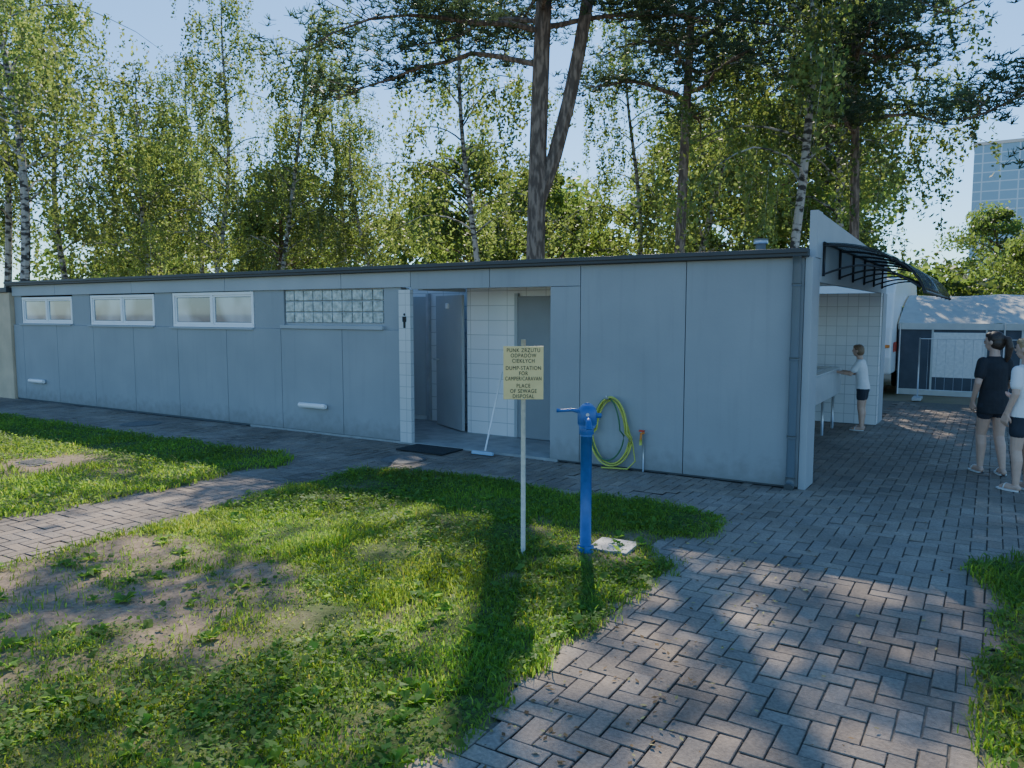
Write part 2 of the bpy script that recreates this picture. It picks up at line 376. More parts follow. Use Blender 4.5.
def litter(n,seed):
    r=np.random.default_rng(seed); x=np.concatenate([r.uniform(-4.,1.6,n//2),r.uniform(-.4,.6,n-n//2)]); y=np.concatenate([r.uniform(-6.5,-.2,n//2),r.uniform(-6,-2,n-n//2)])
    s=r.uniform(.006,.02,n); az=r.uniform(0,6.28,n)
    a=np.stack([np.cos(az),np.sin(az),r.normal(0,.15,n)],1)*s[:,None]; b=np.stack([-np.sin(az),np.cos(az),r.normal(0,.2,n)],1)*s[:,None]*.55
    c=np.stack([x,y,np.full(n,.012)],1)
    V=np.stack([c-a,c+b,c+a,c-b],1).reshape(-1,3); F=(np.arange(n)[:,None]*4+np.arange(4)[None])
    col=np.where(r.random(n)[:,None]<.6,np.array([[.20,.12,.05]]),np.array([[.38,.33,.12]]))*r.uniform(.5,1.2,(n,1))
    return V,F,np.repeat(col,4,0)
V,F,C=litter(620,9)
link('fallen_leaves',np_mesh('fallen_leaves',V,F,[colmat('dry_leaf',.8,.1,50)],col=C))

# ------------------------------------------------------------ toilet building
B=root('toilet_building')
box('wall_core_lower',-14.9,-5.05,.02,.15,0,1.47,M_dark,B)
xs=[-14.9,-14.55,-13.33,-12.12,-10.91,-9.70,-8.49,-7.28,-6.07,-5.05]
for i in range(len(xs)-1):
    box('panel_lower',xs[i]+.004,xs[i+1]-.004,0,.03,.03,1.475,M_panel,B,.003)
box('plinth',-14.9,-5.05,.01,.02,0,.03,M_dark,B)
box('wall_core_upper',-14.9,-.07,.02,.15,2.035,2.235,M_dark,B)
xu=[-14.9,-13.33,-10.91,-8.49,-6.07,-4.86,-3.65,-2.44]
for i in range(len(xu)-1):
    box('panel_upper',xu[i]+.004,xu[i+1]-.004,-.002,.03,2.03 if xu[i]<-5 else 2.0,2.225,M_panel2 if xu[i]<-5 else M_panel,B,.003)
segs=[(-14.9,-14.63),(-12.81,-12.25),(-10.32,-9.86),(-7.87,-7.24),(-5.34,-5.05)]
for a,b in segs:
    box('window_pier',a,b,.035,.15,1.475,2.03,M_panel,B,.004)
box('wall_core_right',-2.82,-.07,.02,.15,0,2.03,M_dark,B)
for a,b in ((-2.82,-2.44),(-2.44,-1.23),(-1.23,-.07)):
    box('panel_tall',a+(.004 if a>-2.8 else 0),b-.004,0,.03,.02,2.225 if a>-2.5 else 1.995,M_panel,B,.003)
def window(x0,x1,z0,z1):
    f=.045; y0,y1=.03,.10
    box('window_sill',x0-.03,x1+.03,-.03,.06,z0-.03,z0-.003,M_panel2,B,.004)
    for nm,a,b,c,d in (('frame_bottom',x0,x1,z0,z0+f),('frame_top',x0,x1,z1-f,z1)):
        box(nm,a,b,y0,y1,c,d,M_white,B,.004)
    m=(x0+x1)/2
    for nm,a,b in (('frame_left',x0,x0+f),('frame_right',x1-f,x1),('frame_mullion',m-f*.6,m+f*.6)):
        box(nm,a,b,y0+.002,y1-.002,z0+f,z1-f,M_white,B,.004)
    for a,b in ((x0+f,m-f*.6),(m+f*.6,x1-f)):
        t=.03
        for c,d,e,g in ((a,b,z0+f,z0+f+t),(a,b,z1-f-t,z1-f),(a,a+t,z0+f+t,z1-f-t),(b-t,b,z0+f+t,z1-f-t)):
            box('sash',c,d,y0+.02,y1-.01,e,g,M_white,B,.003)
        box('glass_gasket',a+t-.004,b-t+.004,y0+.038,y0+.039,z0+f+t-.004,z1-f-t+.004,M_black,B)
        box('glass_pane',a+t+.006,b-t-.006,y0+.033,y0+.037,z0+f+t+.006,z1-f-t-.006,M_glass,B)
window(-14.60,-12.83,1.50,2.00); window(-12.22,-10.34,1.49,2.01); window(-9.84,-7.89,1.48,2.02)
gx0,gx1,gz0,gz1=-7.22,-5.36,1.56,2.02
box('glass_block_mortar',-7.24,-5.34,.075,.14,1.475,2.03,M_panel2,B)
nxk,nzk=10,3; cw=(gx1-gx0)/nxk; ch=(gz1-gz0)/nzk
for i in range(nxk):
    for j in range(nzk):
        box('glass_block',gx0+i*cw+.008,gx0+(i+1)*cw-.008,.045,.08,gz0+j*ch+.008,gz0+(j+1)*ch-.008,M_block,B,.008)
box('window_sill',-7.26,-5.32,-.03,.07,1.478,1.53,M_panel2,B,.004)
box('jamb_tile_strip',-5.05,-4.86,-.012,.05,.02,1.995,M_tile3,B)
box('jamb_right_tile',-2.82,-2.72,.15,1.1,.03,2.0,M_tile2,B)
box('recess_back_wall',-4.76,-2.72,1.1,1.2,0,2.1,M_tile,B)
box('recess_ceiling',-4.95,-2.72,.15,1.1,2.04,2.1,M_plaster,B)
box('room_floor',-8,-2.72,.0,1.8,-.01,.025,M_floor,B)
box('room_back_wall',-8,-4.78,1.8,1.9,0,2.23,M_tile,B)
box('room_end_wall',-8.1,-8,.15,1.9,0,2.23,M_tile,B)
box('room_lining',-8,-5.05,.16,.2,0,2.02,M_plaster,B)
box('room_side_wall',-4.775,-4.762,1.205,1.8,0,2.1,M_tile,B)
box('cubicle_door',-7.0,-5.98,1.74,1.79,.1,1.95,M_doorg,B,.005)
box('cubicle_frame',-5.98,-5.93,1.72,1.79,.03,2.0,M_metal,B,.003)
box('inner_door',-3.9,-3.0,1.05,1.09,.03,1.92,M_doord,B,.005)
for a,b in ((-3.95,-3.9),(-3.0,-2.95)): box('inner_door_frame',a,b,1.04,1.098,.03,1.96,M_doorg,B,.003)
box('door_handle',-3.83,-3.80,1.01,1.05,1.0,1.03,M_metal,B); box('door_handle_lever',-3.83,-3.70,.99,1.012,1.005,1.025,M_metal,B,.004)
LD=(-4.80,1.06,0); LR=(0,0,R(151))
for nm,a,mt,bv in (('open_door_leaf',(0,.9,-.02,.02,.04,1.95),M_doorg,.004),('open_door_handle',(.78,.9,.02,.07,1.0,1.025),M_metal,.004),('door_vent_knob',(.42,.50,.018,.05,1.76,1.84),M_white,.01)):
    dl=box(nm,*a,mt,B,bv); dl.location=LD; dl.rotation_euler=LR
box('lintel_side',-4.86,-4.78,.15,1.1,1.99,2.035,M_doorg,B)
pl=root('toilet_sign'); s_=.72
cx_=-4.955
py_obj('pictogram_head',[(cx_+.022*s_*math.cos(a),-.016,1.68+.024*s_*math.sin(a)) for a in np.linspace(0,6.28,17)[:-1]],[tuple(range(16))],M_text,pl)
py_obj('pictogram_body',[(cx_+a*s_,-.016,1.68+b*s_) for a,b in ((-.045,-.035),(.045,-.035),(.045,-.13),(.028,-.13),(.024,-.24),(-.024,-.24),(-.028,-.13),(-.045,-.13))],[(7,6,5,4,3,2,1,0)],M_text,pl)
box('back_wall',-14.9,-1.25,5.6,5.75,0,2.235,M_panel,B)
box('end_wall',-14.9,-14.75,.15,5.6,0,2.235,M_panel,B)
for a in ((-14.95,-7.6,-.01,5.85),(-5.1,-.065,-.01,5.85),(-7.6,-5.1,-.01,.3),(-7.6,-5.1,1.7,5.85)):  # slab split around an invented opening that lets daylight into the washroom
    box('roof_slab',a[0],a[1],a[2],a[3],2.237,2.27,M_roof,B)
for a in ((-7.66,-7.6,.24,1.76),(-5.1,-5.04,.24,1.76),(-7.6,-5.1,.24,.3),(-7.6,-5.1,1.7,1.76)):  # added skylight, unseen from the camera, put in to brighten the interior
    box('added_skylight_kerb',a[0],a[1],a[2],a[3],2.272,2.30,M_metal,B)
box('added_skylight_pane',-7.62,-5.08,.26,1.74,2.302,2.306,M_added_pane,B)
box('roof_edge_trim',-14.98,-.03,-.09,-.012,2.228,2.30,M_trim,B,.006)
box('roof_gutter_lip',-14.98,-.03,-.11,-.092,2.262,2.305,M_trim,B,.004)
T=root('tan_wall')
box('wall',-22,-14.92,-.05,.2,0,2.10,M_tan,T,.01)
box('coping',-22,-14.93,-.09,.24,2.102,2.20,M_trim,T,.006)
box('side_pier',-.068,0,-.012,.35,0,2.225,M_panel2,B,.003)
box('alcove_near_wall',-1.1,-.07,.151,.32,0,2.23,M_tile2,B)
box('alcove_inner_wall',-1.22,-1.1,.151,5.3,0,2.23,M_tile2,B)
box('alcove_end_wall',-1.1,.01,5.1,5.3,0,2.0,M_tile2,B)
box('alcove_end_post',-.06,.02,5.302,5.75,0,2.0,M_panel2,B)
box('alcove_ceiling',-1.1,-.07,.32,5.3,2.12,2.2,M_plaster,B)
V=[(-.06,.353,2.0),(.005,.353,2.0),(.005,5.75,2.0),(-.06,5.75,2.0),(-.06,.353,2.66),(.005,.353,2.66),(.005,5.75,2.50),(-.06,5.75,2.50)]
F=[(0,3,2,1),(4,5,6,7),(0,1,5,4),(1,2,6,5),(2,3,7,6),(3,0,4,7)]
py_obj('side_fascia',V,F,M_panel2,B)
box('side_fascia_front',-.062,.007,.10,.352,2.227,2.67,M_panel2,B)
tube('roof_vent',[(-1.0,2.0,2.25),(-1.0,2.0,2.56)],.06,M_metal,B); tube('roof_vent_cap',[(-1.0,2.0,2.54),(-1.0,2.0,2.60)],.085,M_metal,B)
tube('roof_vent',[(-12.5,1.5,2.25),(-12.5,1.5,2.42)],.05,M_metal,B)
tube('downpipe',[(-.13,-.06,.06),(-.13,-.06,2.15),(-.13,-.08,2.24)],.042,M_pipe,B,12)
for z in (.5,1.25,1.95): tube('pipe_clamp',[(-.13,-.06,z),(-.13,-.06,z+.03)],.047,M_pipe,B,12)
tube('downpipe_shoe',[(-.13,-.06,.12),(-.13,-.07,.06),(-.13,-.12,.03)],.046,M_pipe,B,12)
for cx_,cz in ((-6.62,.40),(-14.05,.40)):
    v_=root('wall_vent')
    tube('vent_tube',[(cx_-.26,-.05,cz),(cx_-.25,-.05,cz),(cx_+.25,-.05,cz),(cx_+.26,-.05,cz)],[.03,.038,.038,.03],M_white,v_,14)
    tube('bracket_a',[(cx_-.15,0,cz),(cx_-.15,-.05,cz)],.012,M_metal,v_); tube('bracket_b',[(cx_+.15,0,cz),(cx_+.15,-.05,cz)],.012,M_metal,v_)
K=root('sink_counter')
box('counter_top',-1.08,-.45,.6,4.75,.86,.89,M_steel,K,.006)
box('front_apron',-.475,-.455,.6,4.75,.50,.858,M_steel,K,.004)
for y in (1.2,2.4,3.6,4.4):
    tube('leg',[(-.5,y,0),(-.5,y,.56)],.02,M_metal,K)
    tube('tap',[(-1.0,y,.89),(-1.0,y,1.12),(-.95,y,1.16),(-.86,y,1.15),(-.84,y,1.10)],.014,M_steel,K)
    box('basin_rim',-.95,-.58,y-.28,y+.28,.891,.90,M_metal,K,.004)
A=root('awning_canopy')
def awn(t):
    return (.01+.90*math.sin(t*math.pi/2*.95), 1.90+.48*math.cos(t*math.pi/2))
nA=14; V=[];F=[]
for i in range(nA):
    x,z=awn(i/(nA-1)); V+= [(x,.40,z),(x,5.1,z)]
for i in range(nA-1): F.append((2*i,2*i+1,2*i+3,2*i+2))
o=py_obj('polycarbonate_sheet',V,F,M_poly,A,True); sm=o.modifiers.new('s','SOLIDIFY'); sm.thickness=.006
for y in np.linspace(.42,5.06,6):
    tube('arch_rib',[(awn(t)[0],y,awn(t)[1]-.02) for t in np.linspace(0,1,12)],.013,M_black,A,6)
    tube('wall_bar',[(.02,y,2.38),(.02,y,2.06)],.013,M_black,A,6)
    tube('lower_strut',[(.02+.85*t,y,2.08+.14*math.sin(t*math.pi)-.14*t) for t in np.linspace(0,1,12)],.011,M_black,A,6)
tube('front_rail',[(.91,.40,1.90),(.91,5.1,1.90)],.016,M_black,A,8); tube('wall_rail',[(.02,.40,2.385),(.02,5.1,2.385)],.013,M_black,A,8)
tube('mid_rail',[(awn(.5)[0],.4,awn(.5)[1]-.03),(awn(.5)[0],5.1,awn(.5)[1]-.03)],.010,M_black,A,8)
box('doormat',-4.78,-4.05,-.42,.0,.004,.02,M_rubber,None,.004)
Q=root('floor_squeegee')
tube('handle',[(-3.50,.04,1.0),(-3.62,-.15,.06)],.011,M_white,Q); box('blade',-3.80,-3.50,-.18,-.14,.012,.05,M_bluepl,Q,.006)
for (x,y,sz) in ((-4.3,-.85,.24),(-9.6,-.75,.27)):
    mh=root('manhole_cover'); tube('cover',[(x,y,-.01),(x,y,.007)],sz,M_iron,mh,28); tube('cover_rim',[(x,y,-.012),(x,y,.003)],sz*1.1,M_iron,mh,28)
mh=root('drain_grate'); box('frame',-7.9,-7.5,-3.40,-3.10,-.01,.012,M_iron,mh,.004)
for i in range(6): box('grate_bar',-7.87+i*.058,-7.84+i*.058,-3.37,-3.13,.013,.02,M_iron,mh)

H=root('garden_hose')
for k_,(mt,ra_,dz,dx) in enumerate(((M_hoseY,.0,0,0),(M_hoseY,.02,.02,.01),(M_hoseY,-.03,-.0,.02),(M_hoseB,-.05,.03,-.02),(M_hoseY,.035,.01,.03))):
    pts=[]
    for a in np.linspace(0,2*math.pi,40)[:-1]:
        rx=.21+ra_*.6; rz=.36+ra_*.4
        x=-2.04+dx+rx*math.cos(a)*(1.12 if math.sin(a)<0 else .85); z=.405+dz+rz*math.sin(a)
        pts.append((x,-.04-.016*k_+.01*math.sin(3*a+k_),max(z,.02)))
    tube('hose_loop',pts,.0085,mt,H,8,closed=True)
tube('hose_tail',[(-1.85,-.06,.55),(-1.76,-.08,.30),(-1.72,-.10,.12),(-1.80,-.12,.03),(-2.1,-.14,.02)],.0085,M_hoseY,H,8)
tube('hook',[(-2.05,0,.78),(-2.05,-.14,.78),(-2.05,-.14,.82)],.012,M_metal,H)
W=root('water_tap')
tube('pipe',[(-1.66,-.02,.42),(-1.66,-.09,.42),(-1.66,-.10,.36)],.013,M_orange,W); box('lever',-1.69,-1.63,-.09,-.06,.44,.46,M_red,W,.004)
tube('supply',[(-1.66,-.02,.42),(-1.66,-.02,.0)],.009,M_metal,W)
tube('coupling',[(-1.66,-.10,.36),(-1.66,-.10,.30)],.016,M_hoseY,W)

IS=root('information_sign',(-1.25,-3.19,0)); IS.rotation_euler=(0,0,R(32))
tube('post',[(0,0.02,-.03),(0.0,0.02,1.52)],.017,M_post,IS,10)
box('panel',-.137,.137,-.012,-.004,1.11,1.475,M_sign,IS,.002)
lines=["PUNK ZRZUTU","ODPADÓW","CIEKŁYCH",None,"DUMP-STATION","FOR","CAMPER/CARAVAN",None,"PLACE","OF SEWAGE","DISPOSAL"]
z=1.462
for ln in lines:
    if ln is None: z-=.013; continue
    cu=bpy.data.curves.new('line','FONT'); cu.body=ln; cu.size=.038; cu.align_x='CENTER'; cu.align_y='CENTER'; cu.extrude=.0006; cu.offset=0.; cu.space_character=1.14
    t=bpy.data.objects.new('letters',cu); scene.collection.objects.link(t); t.parent=IS
    t.rotation_euler=(R(90),0,0); t.location=(0,-.0135,z-.016); t.scale=(.68 if len(ln)>12 else .80,1,1)
    cu.materials.append(M_text); z-=.0362
for zz in (1.467,1.118): tube('bolt',[(0,-.016,zz),(0,-.011,zz)],.003,M_metal,IS,8)

P=root('water_standpipe',(-.92,-2.88,0)); P.rotation_euler=(0,0,R(32))
tube('column',[(0,0,-.03),(0,0,.9)],.040,M_blue,P,20)
tube('base_collar',[(0,0,0),(0,0,.05),(0,0,.06)],[.06,.06,.045],M_blue,P,20)
tube('collar',[(0,0,.84),(0,0,.86),(0,0,.90),(0,0,.92)],[.04,.052,.052,.045],M_blue,P,20)
tube('head',[(0.005,0,.90),(.005,0,.93),(.005,0,1.01),(.005,0,1.04),(.005,0,1.065),(.005,0,1.075)],[.055,.068,.068,.058,.034,.008],M_blue,P,20)
tube('handle_arm',[(-.05,0,1.015),(-.10,0,1.025),(-.18,0,1.02),(-.21,0,1.022)],[.018,.012,.011,.016],M_blue,P,10)
tube('spout',[(0,-.04,.96),(0,-.12,.965),(0,-.15,.95),(0,-.16,.91)],[.024,.022,.022,.024],M_blue,P,12)
tube('side_lug',[(.05,0,.985),(.10,0,.985),(.105,0,.985)],[.018,.018,.01],M_blue,P,10)
tube('cap_bolt',[(.0,-.03,1.0),(.0,-.075,1.0)],.012,M_metal,P,8)
D=root('drain_cover',(-.80,-2.66,0)); D.rotation_euler=(0,0,R(4))
box('slab',-.15,.15,-.15,.15,-.01,.022,M_plate,D,.006); tube('lift_ring',[(.04*math.cos(a),.04*math.sin(a),.024) for a in np.linspace(0,6.28,16)[:-1]],.004,M_metal,D,6,closed=True)

CV=root('caravan')
M_cav=mat('caravan_white',(.80,.80,.79),.35,.04); M_cloth_d=mat('tent_dark_fabric',(.075,.085,.105),.8,.15,5); M_cloth_l=mat('tent_light_fabric',(.52,.52,.49),.8,.08,5); M_curt=mat('tent_curtain',(.70,.70,.68),.8,.1,18)
prof=[(9.6,.45),(9.5,.8),(9.52,1.4),(9.75,2.1),(10.0,2.38),(10.3,2.45),(14.6,2.45),(14.9,2.2),(15.0,1.5),(14.9,.45)]
V=[(-2.45,y,z) for y,z in prof]+[(-.27,y,z) for y,z in prof]; n=len(prof)
F=[tuple(range(n)),tuple(range(2*n-1,n-1,-1))]+[(i,i+n,(i+1)%n+n,(i+1)%n) for i in range(n)]
o=py_obj('body',V,F,M_cav,CV); b=o.modifiers.new('b','BEVEL'); b.width=.05; b.segments=3
box('front_window',-2.1,-.6,9.5,9.56,1.35,1.85,M_glass,CV,.02); box('side_window',-.275,-.255,11,12.2,1.3,1.85,M_glass,CV,.01)
box('marker_lamp',-.42,-.30,9.47,9.52,1.0,1.06,M_orange,CV,.01); box('stripe_panel',-.262,-.258,9.8,10.4,.9,1.1,M_red,CV)
tube('wheel_r',[(-.5,12.3,.33),(-.3,12.3,.33)],.33,M_black,CV,24); tube('wheel_l',[(-2.4,12.3,.33),(-2.2,12.3,.33)],.33,M_black,CV,24)
tube('drawbar',[(-1.36,9.6,.42),(-1.36,8.5,.42)],.05,M_metal,CV)
TT=root('awning_tent')
y0=10.4
V=[];F=[];nx_=28;ny_=8
for j in range(ny_):
    for i in range(nx_):
        x=-.24+5.4*i/(nx_-1); t=j/(ny_-1); y=y0-.02+2.6*t; zz=1.50+.62*math.sin(t*math.pi/2)-.05*abs(math.sin(i*math.pi/ (nx_-1)*3))*(1-t*.3)
        V.append((x,y,zz))
for j in range(ny_-1):
    for i in range(nx_-1): a=j*nx_+i; F.append((a,a+1,a+nx_+1,a+nx_))
py_obj('roof',V,F,M_cloth_l,TT,True)
box('front_dark_wall',-.22,5.1,y0,y0+.02,.0,1.46,M_cloth_d,TT)
box('left_wall',-.24,-.22,y0,y0+2.6,.0,1.46,M_cloth_d,TT)
for a,b in ((.40,1.35),(1.95,3.2)):
    box('window_curtain',a,b,y0-.012,y0-.004,.38,1.30,M_curt,TT)
    for s_ in (a,b): box('window_piping',s_-.02,s_+.02,y0-.02,y0-.013,.1,1.42,M_cloth_l,TT)
box('eave_valance',-.24,5.12,y0-.05,y0-.03,1.36,1.49,M_cloth_l,TT)
box('mud_skirt',-.22,5.1,y0-.03,y0-.015,0,.12,M_cloth_l,TT)
for x in (-.2,1.65,3.6): tube('frame_pole',[(x,y0-.06,0),(x,y0-.06,1.48)],.014,M_white,TT)
FN=root('wire_fence')
yf=9.3
for x in (.25,2.45,4.6): tube('post',[(x,yf,0),(x,yf,1.22)],.014,M_metal,FN,8); box('foot',x-.08,x+.08,yf-.25,yf+.25,0,.06,M_conc,FN,.01)
for z in (.2,1.2): tube('rail',[(.25,yf,z),(4.6,yf,z)],.010,M_metal,FN,6)
for x in np.arange(.4,4.6,.15): tube('wire',[(x,yf,.2),(x,yf,1.2)],.0025,M_metal,FN,4)
M_tower=tilemat('tower_glass',(.22,.36,.48),(.42,.54,.64),3.,1.8,.15,.12)
TW=root('office_tower')
box('tower_block',-3.5,34,170,190,0,34,M_tower,TW); box('tower_block_high',8,34,172,188,34,38,M_tower,TW); box('parapet',-3.7,34.2,169.8,190.2,34.0,34.6,M_conc,TW)

# ------------------------------------------------------------ trees
M_birchleaf=leafmat('birch_leaves',(.105,.15,.06),(.31,.40,.10),.5,.5)
M_leaf=leafmat('tree_leaves',(.085,.125,.042),(.25,.36,.075),.45,.5)
M_needle=leafmat('pine_needles',(.06,.09,.05),(.11,.16,.065),.3,.5)
def barkmat(name,c1,c2,sx,pos=(.45,.6)):
    m,nt,b=newmat(name); tc=nt.nodes.new('ShaderNodeTexCoord'); mp=nt.nodes.new('ShaderNodeMapping'); mp.inputs['Scale'].default_value=sx
    no=nt.nodes.new('ShaderNodeTexNoise'); no.inputs['Scale'].default_value=3; no.inputs['Detail'].default_value=6
    nt.links.new(tc.outputs['Object'],mp.inputs[0]); nt.links.new(mp.outputs[0],no.inputs['Vector'])
    rp=nt.nodes.new('ShaderNodeValToRGB'); rp.color_ramp.elements[0].position=pos[0]; rp.color_ramp.elements[1].position=pos[1]
    rp.color_ramp.elements[0].color=(*c1,1); rp.color_ramp.elements[1].color=(*c2,1)
    nt.links.new(no.outputs['Fac'],rp.inputs[0]); nt.links.new(rp.outputs[0],b.inputs['Base Color']); b.inputs['Roughness'].default_value=.9
    bp=nt.nodes.new('ShaderNodeBump'); bp.inputs['Strength'].default_value=.6; bp.inputs['Distance'].default_value=.03
    nt.links.new(no.outputs['Fac'],bp.inputs['Height']); nt.links.new(bp.outputs[0],b.inputs['Normal'])
    return m
M_birch=barkmat('birch_bark',(.06,.055,.05),(.44,.41,.37),(1.5,1.5,3.5),(.44,.54))
M_pineb=barkmat('pine_bark',(.11,.08,.06),(.27,.20,.15),(5,5,1.2))
def leaves(c,L,Wd,r,up=.0):
    n=len(c); a=r.normal(size=(n,3)); a[:,2]-=up; a/=np.linalg.norm(a,axis=1)[:,None]
    b=r.normal(size=(n,3)); b-=a*(a*b).sum(1)[:,None]; b/=np.linalg.norm(b,axis=1)[:,None]
    s=r.uniform(.65,1.35,n)[:,None]
    V=np.stack([c-a*L*s,c+b*Wd*s,c+a*L*s,c-b*Wd*s],1).reshape(-1,3)
    return V,(np.arange(n)[:,None]*4+np.arange(4)[None])
class TB:
    def __init__(s): s.V=[];s.F=[];s.M=[];s.C=[];s.o=0
    def add(s,V,F,m,C=None):
        s.V.append(V);s.F.append(F+s.o);s.M.append(np.full(len(F),m)); s.C.append(np.ones((len(V),3)) if C is None else C); s.o+=len(V)
    def mesh(s,name,mats): return np_mesh(name,np.concatenate(s.V),np.concatenate(s.F),mats,np.concatenate(s.M),np.concatenate(s.C))
def lcol(n,r,base=None,warm=.25):
    b=r.uniform(.6,1.35,n) if base is None else base*r.uniform(.75,1.25,n)
    return np.repeat(np.stack([b*(.85+warm*r.random(n)),b,b*(1-.2*r.random(n))],1),4,0)
def interp(P,t):
    n=len(P)-1; i=min(int(t*n),n-1); f=t*n-i; return P[i]*(1-f)+P[i+1]*f
def birch(seed,h,lean=.06,nb=30,base=.28,spread=.22,strands=14,rad=.11,sz=.058):
    r=np.random.default_rng(seed); T=TB(); la=r.uniform(0,6.28)
    n=14; t=np.linspace(0,1,n)
    tr=np.stack([lean*h*t**1.3*math.cos(la)+.22*np.sin(t*7+seed),lean*h*t**1.3*math.sin(la)+.22*np.cos(t*5+seed)-.22*math.cos(seed),t*h],1)
    tr[0,2]=-.2
    V,F=tubeVF(tr,rad*(1-t)**.8+.012,8); T.add(V,F,0)
    cl=[]; bs=[]
    for i in range(nb):
        tt=base+(1-base)*(i+r.random())/nb; p=interp(tr,tt); az=i*2.4+r.normal(0,.4)
        Lb=(spread*h)*(1-.75*((tt-base)/(1-base))**1.3)*r.uniform(.6,1.2)+.5
        m=8; u=np.linspace(0,1,m); el=r.uniform(.7,1.15)
        br=p+np.stack([np.cos(az)*Lb*u*(.75+.25*u),np.sin(az)*Lb*u*(.75+.25*u),Lb*(np.sin(el)*u-.75*u**2.2)],1)+np.cumsum(r.normal(0,.05,(m,3)),0)*np.array([1,1,.6])
        V,F=tubeVF(br,.035*(1-tt*.6)*(1-u)+.006,5); T.add(V,F,0)
        ns=int(strands*(.5+Lb/(spread*h)))
        bb=r.uniform(.6,1.3)
        for k in range(ns):
            q=interp(br,r.uniform(.25,1)**.8); q=q+r.normal(0,.20,3)*np.array([1,1,.5])
            ls=r.uniform(.4,1.9)*min(1.,h/12); nl=int(20*ls+8); u2=r.random(nl)
            dr=r.normal(0,.22,2)
            c=q+np.stack([dr[0]*u2,dr[1]*u2,-ls*u2],1)+r.normal(0,.06,(nl,3))
            cl.append(c); bs.append(np.full(nl,bb*r.uniform(.8,1.2)))
            if k%5==0:
                V,F=tubeVF(np.array([q,q+np.array([dr[0]*.5,dr[1]*.5,-ls*.5]),q+np.array([dr[0],dr[1],-ls])]),[.006,.005,.003],3); T.add(V,F,0)
    c=np.concatenate(cl); V,F=leaves(c,sz,sz*.62,r,.6); T.add(V,F,1,lcol(len(c),r,np.concatenate(bs)))
    return T.mesh('birch_tree',[M_birch,M_birchleaf])
def pine(seed,h,cb=.45,spread=.24,rad=.24,nb=34,fork=False,dens=1.,low=(),nn=10):
    r=np.random.default_rng(seed); T=TB(); n=12; t=np.linspace(0,1,n)
    tr=np.stack([.25*np.sin(t*4+seed)*t+.02*h*t,.2*np.cos(t*3+seed)*t,t*h],1); tr[0,2]=-.2
    V,F=tubeVF(tr,rad*(1-t)**.6*.9+.03,10); T.add(V,F,0); trunks=[tr]
    if fork:
        p=interp(tr,.20); u=np.linspace(0,1,14); off=.75*(1-np.exp(-6*u))+1.5*u
        t2=p+np.stack([.848*off,.53*off,(h*.72)*u],1); V,F=tubeVF(t2,rad*.62*(1-u)**.6+.03,8); T.add(V,F,0); trunks.append(t2)
    tc=[];tb=[]
    todo=[]
    for i in range(nb):
        tk=trunks[i%len(trunks)]; rel=(i+r.random())/nb
        tt=(cb+(1-cb)*rel) if tk is tr else (.50+.50*rel)
        todo.append((tk,min(tt,.99),rel,i*2.4+r.normal(0,.5),1.))
    for i,lw in enumerate(low): todo.append((tr,lw[1]/h,.1,lw[0],lw[2]))
    for tk,tt,rel,az,ls in todo:
        p=interp(tk,tt); Lb=spread*h*(1-.65*rel**1.5)*r.uniform(.6,1.15)
        if ls!=1.: Lb=ls
        m=8; u=np.linspace(0,1,m)
        br=p+np.stack([np.cos(az)*Lb*u,np.sin(az)*Lb*u,Lb*(.30*u-.32*u**2+r.normal(0,.08)*u)],1)+np.cumsum(r.normal(0,.09,(m,3)),0)*(u>0)[:,None]
        V,F=tubeVF(br,.055*(1-u)*(1.1-rel*.6)+.010,6); T.add(V,F,0)
        for k in range(int(5+Lb*(2.2 if ls==1. else 4.2))):
            uu=r.uniform(.3,1.0); q=interp(br,uu); e=q+r.normal(0,.5,3)*np.array([1,1,.35])+np.array([0,0,.12])
            V,F=tubeVF(np.array([q,(q+e)/2+r.normal(0,.05,3),e]),[.014,.010,.006],4); T.add(V,F,0)
            nt_=int(r.integers(9,20)*dens*(1. if ls==1. else 1.4)); bb=r.uniform(.7,1.3)
            c=e+r.normal(0,1,(nt_,3))*np.array([.34,.34,.13]); tc.append(c); tb.append(np.full(nt_,bb))
    c=np.concatenate(tc); bb=np.concatenate(tb)
    n=len(c); a=r.normal(size=(n,nn,3)); a[:,:,2]=abs(a[:,:,2])*.8; a/=np.linalg.norm(a,axis=2)[...,None]; a=a.reshape(-1,3)
    L=r.uniform(.11,.20,n*nn)[:,None]; b=r.normal(size=(n*nn,3)); b-=a*(a*b).sum(1)[:,None]; b/=np.linalg.norm(b,axis=1)[:,None]
    cc=np.repeat(c,nn,0); Wn=.011
    V=np.stack([cc-b*Wn,cc+b*Wn,cc+a*L+b*Wn*.6,cc+a*L-b*Wn*.6],1).reshape(-1,3); F=np.arange(n*nn)[:,None]*4+np.arange(4)[None]
    T.add(V,F,1,lcol(n*nn,r,np.repeat(bb,nn),.1))
    return T.mesh('pine_tree',[M_pineb,M_needle])
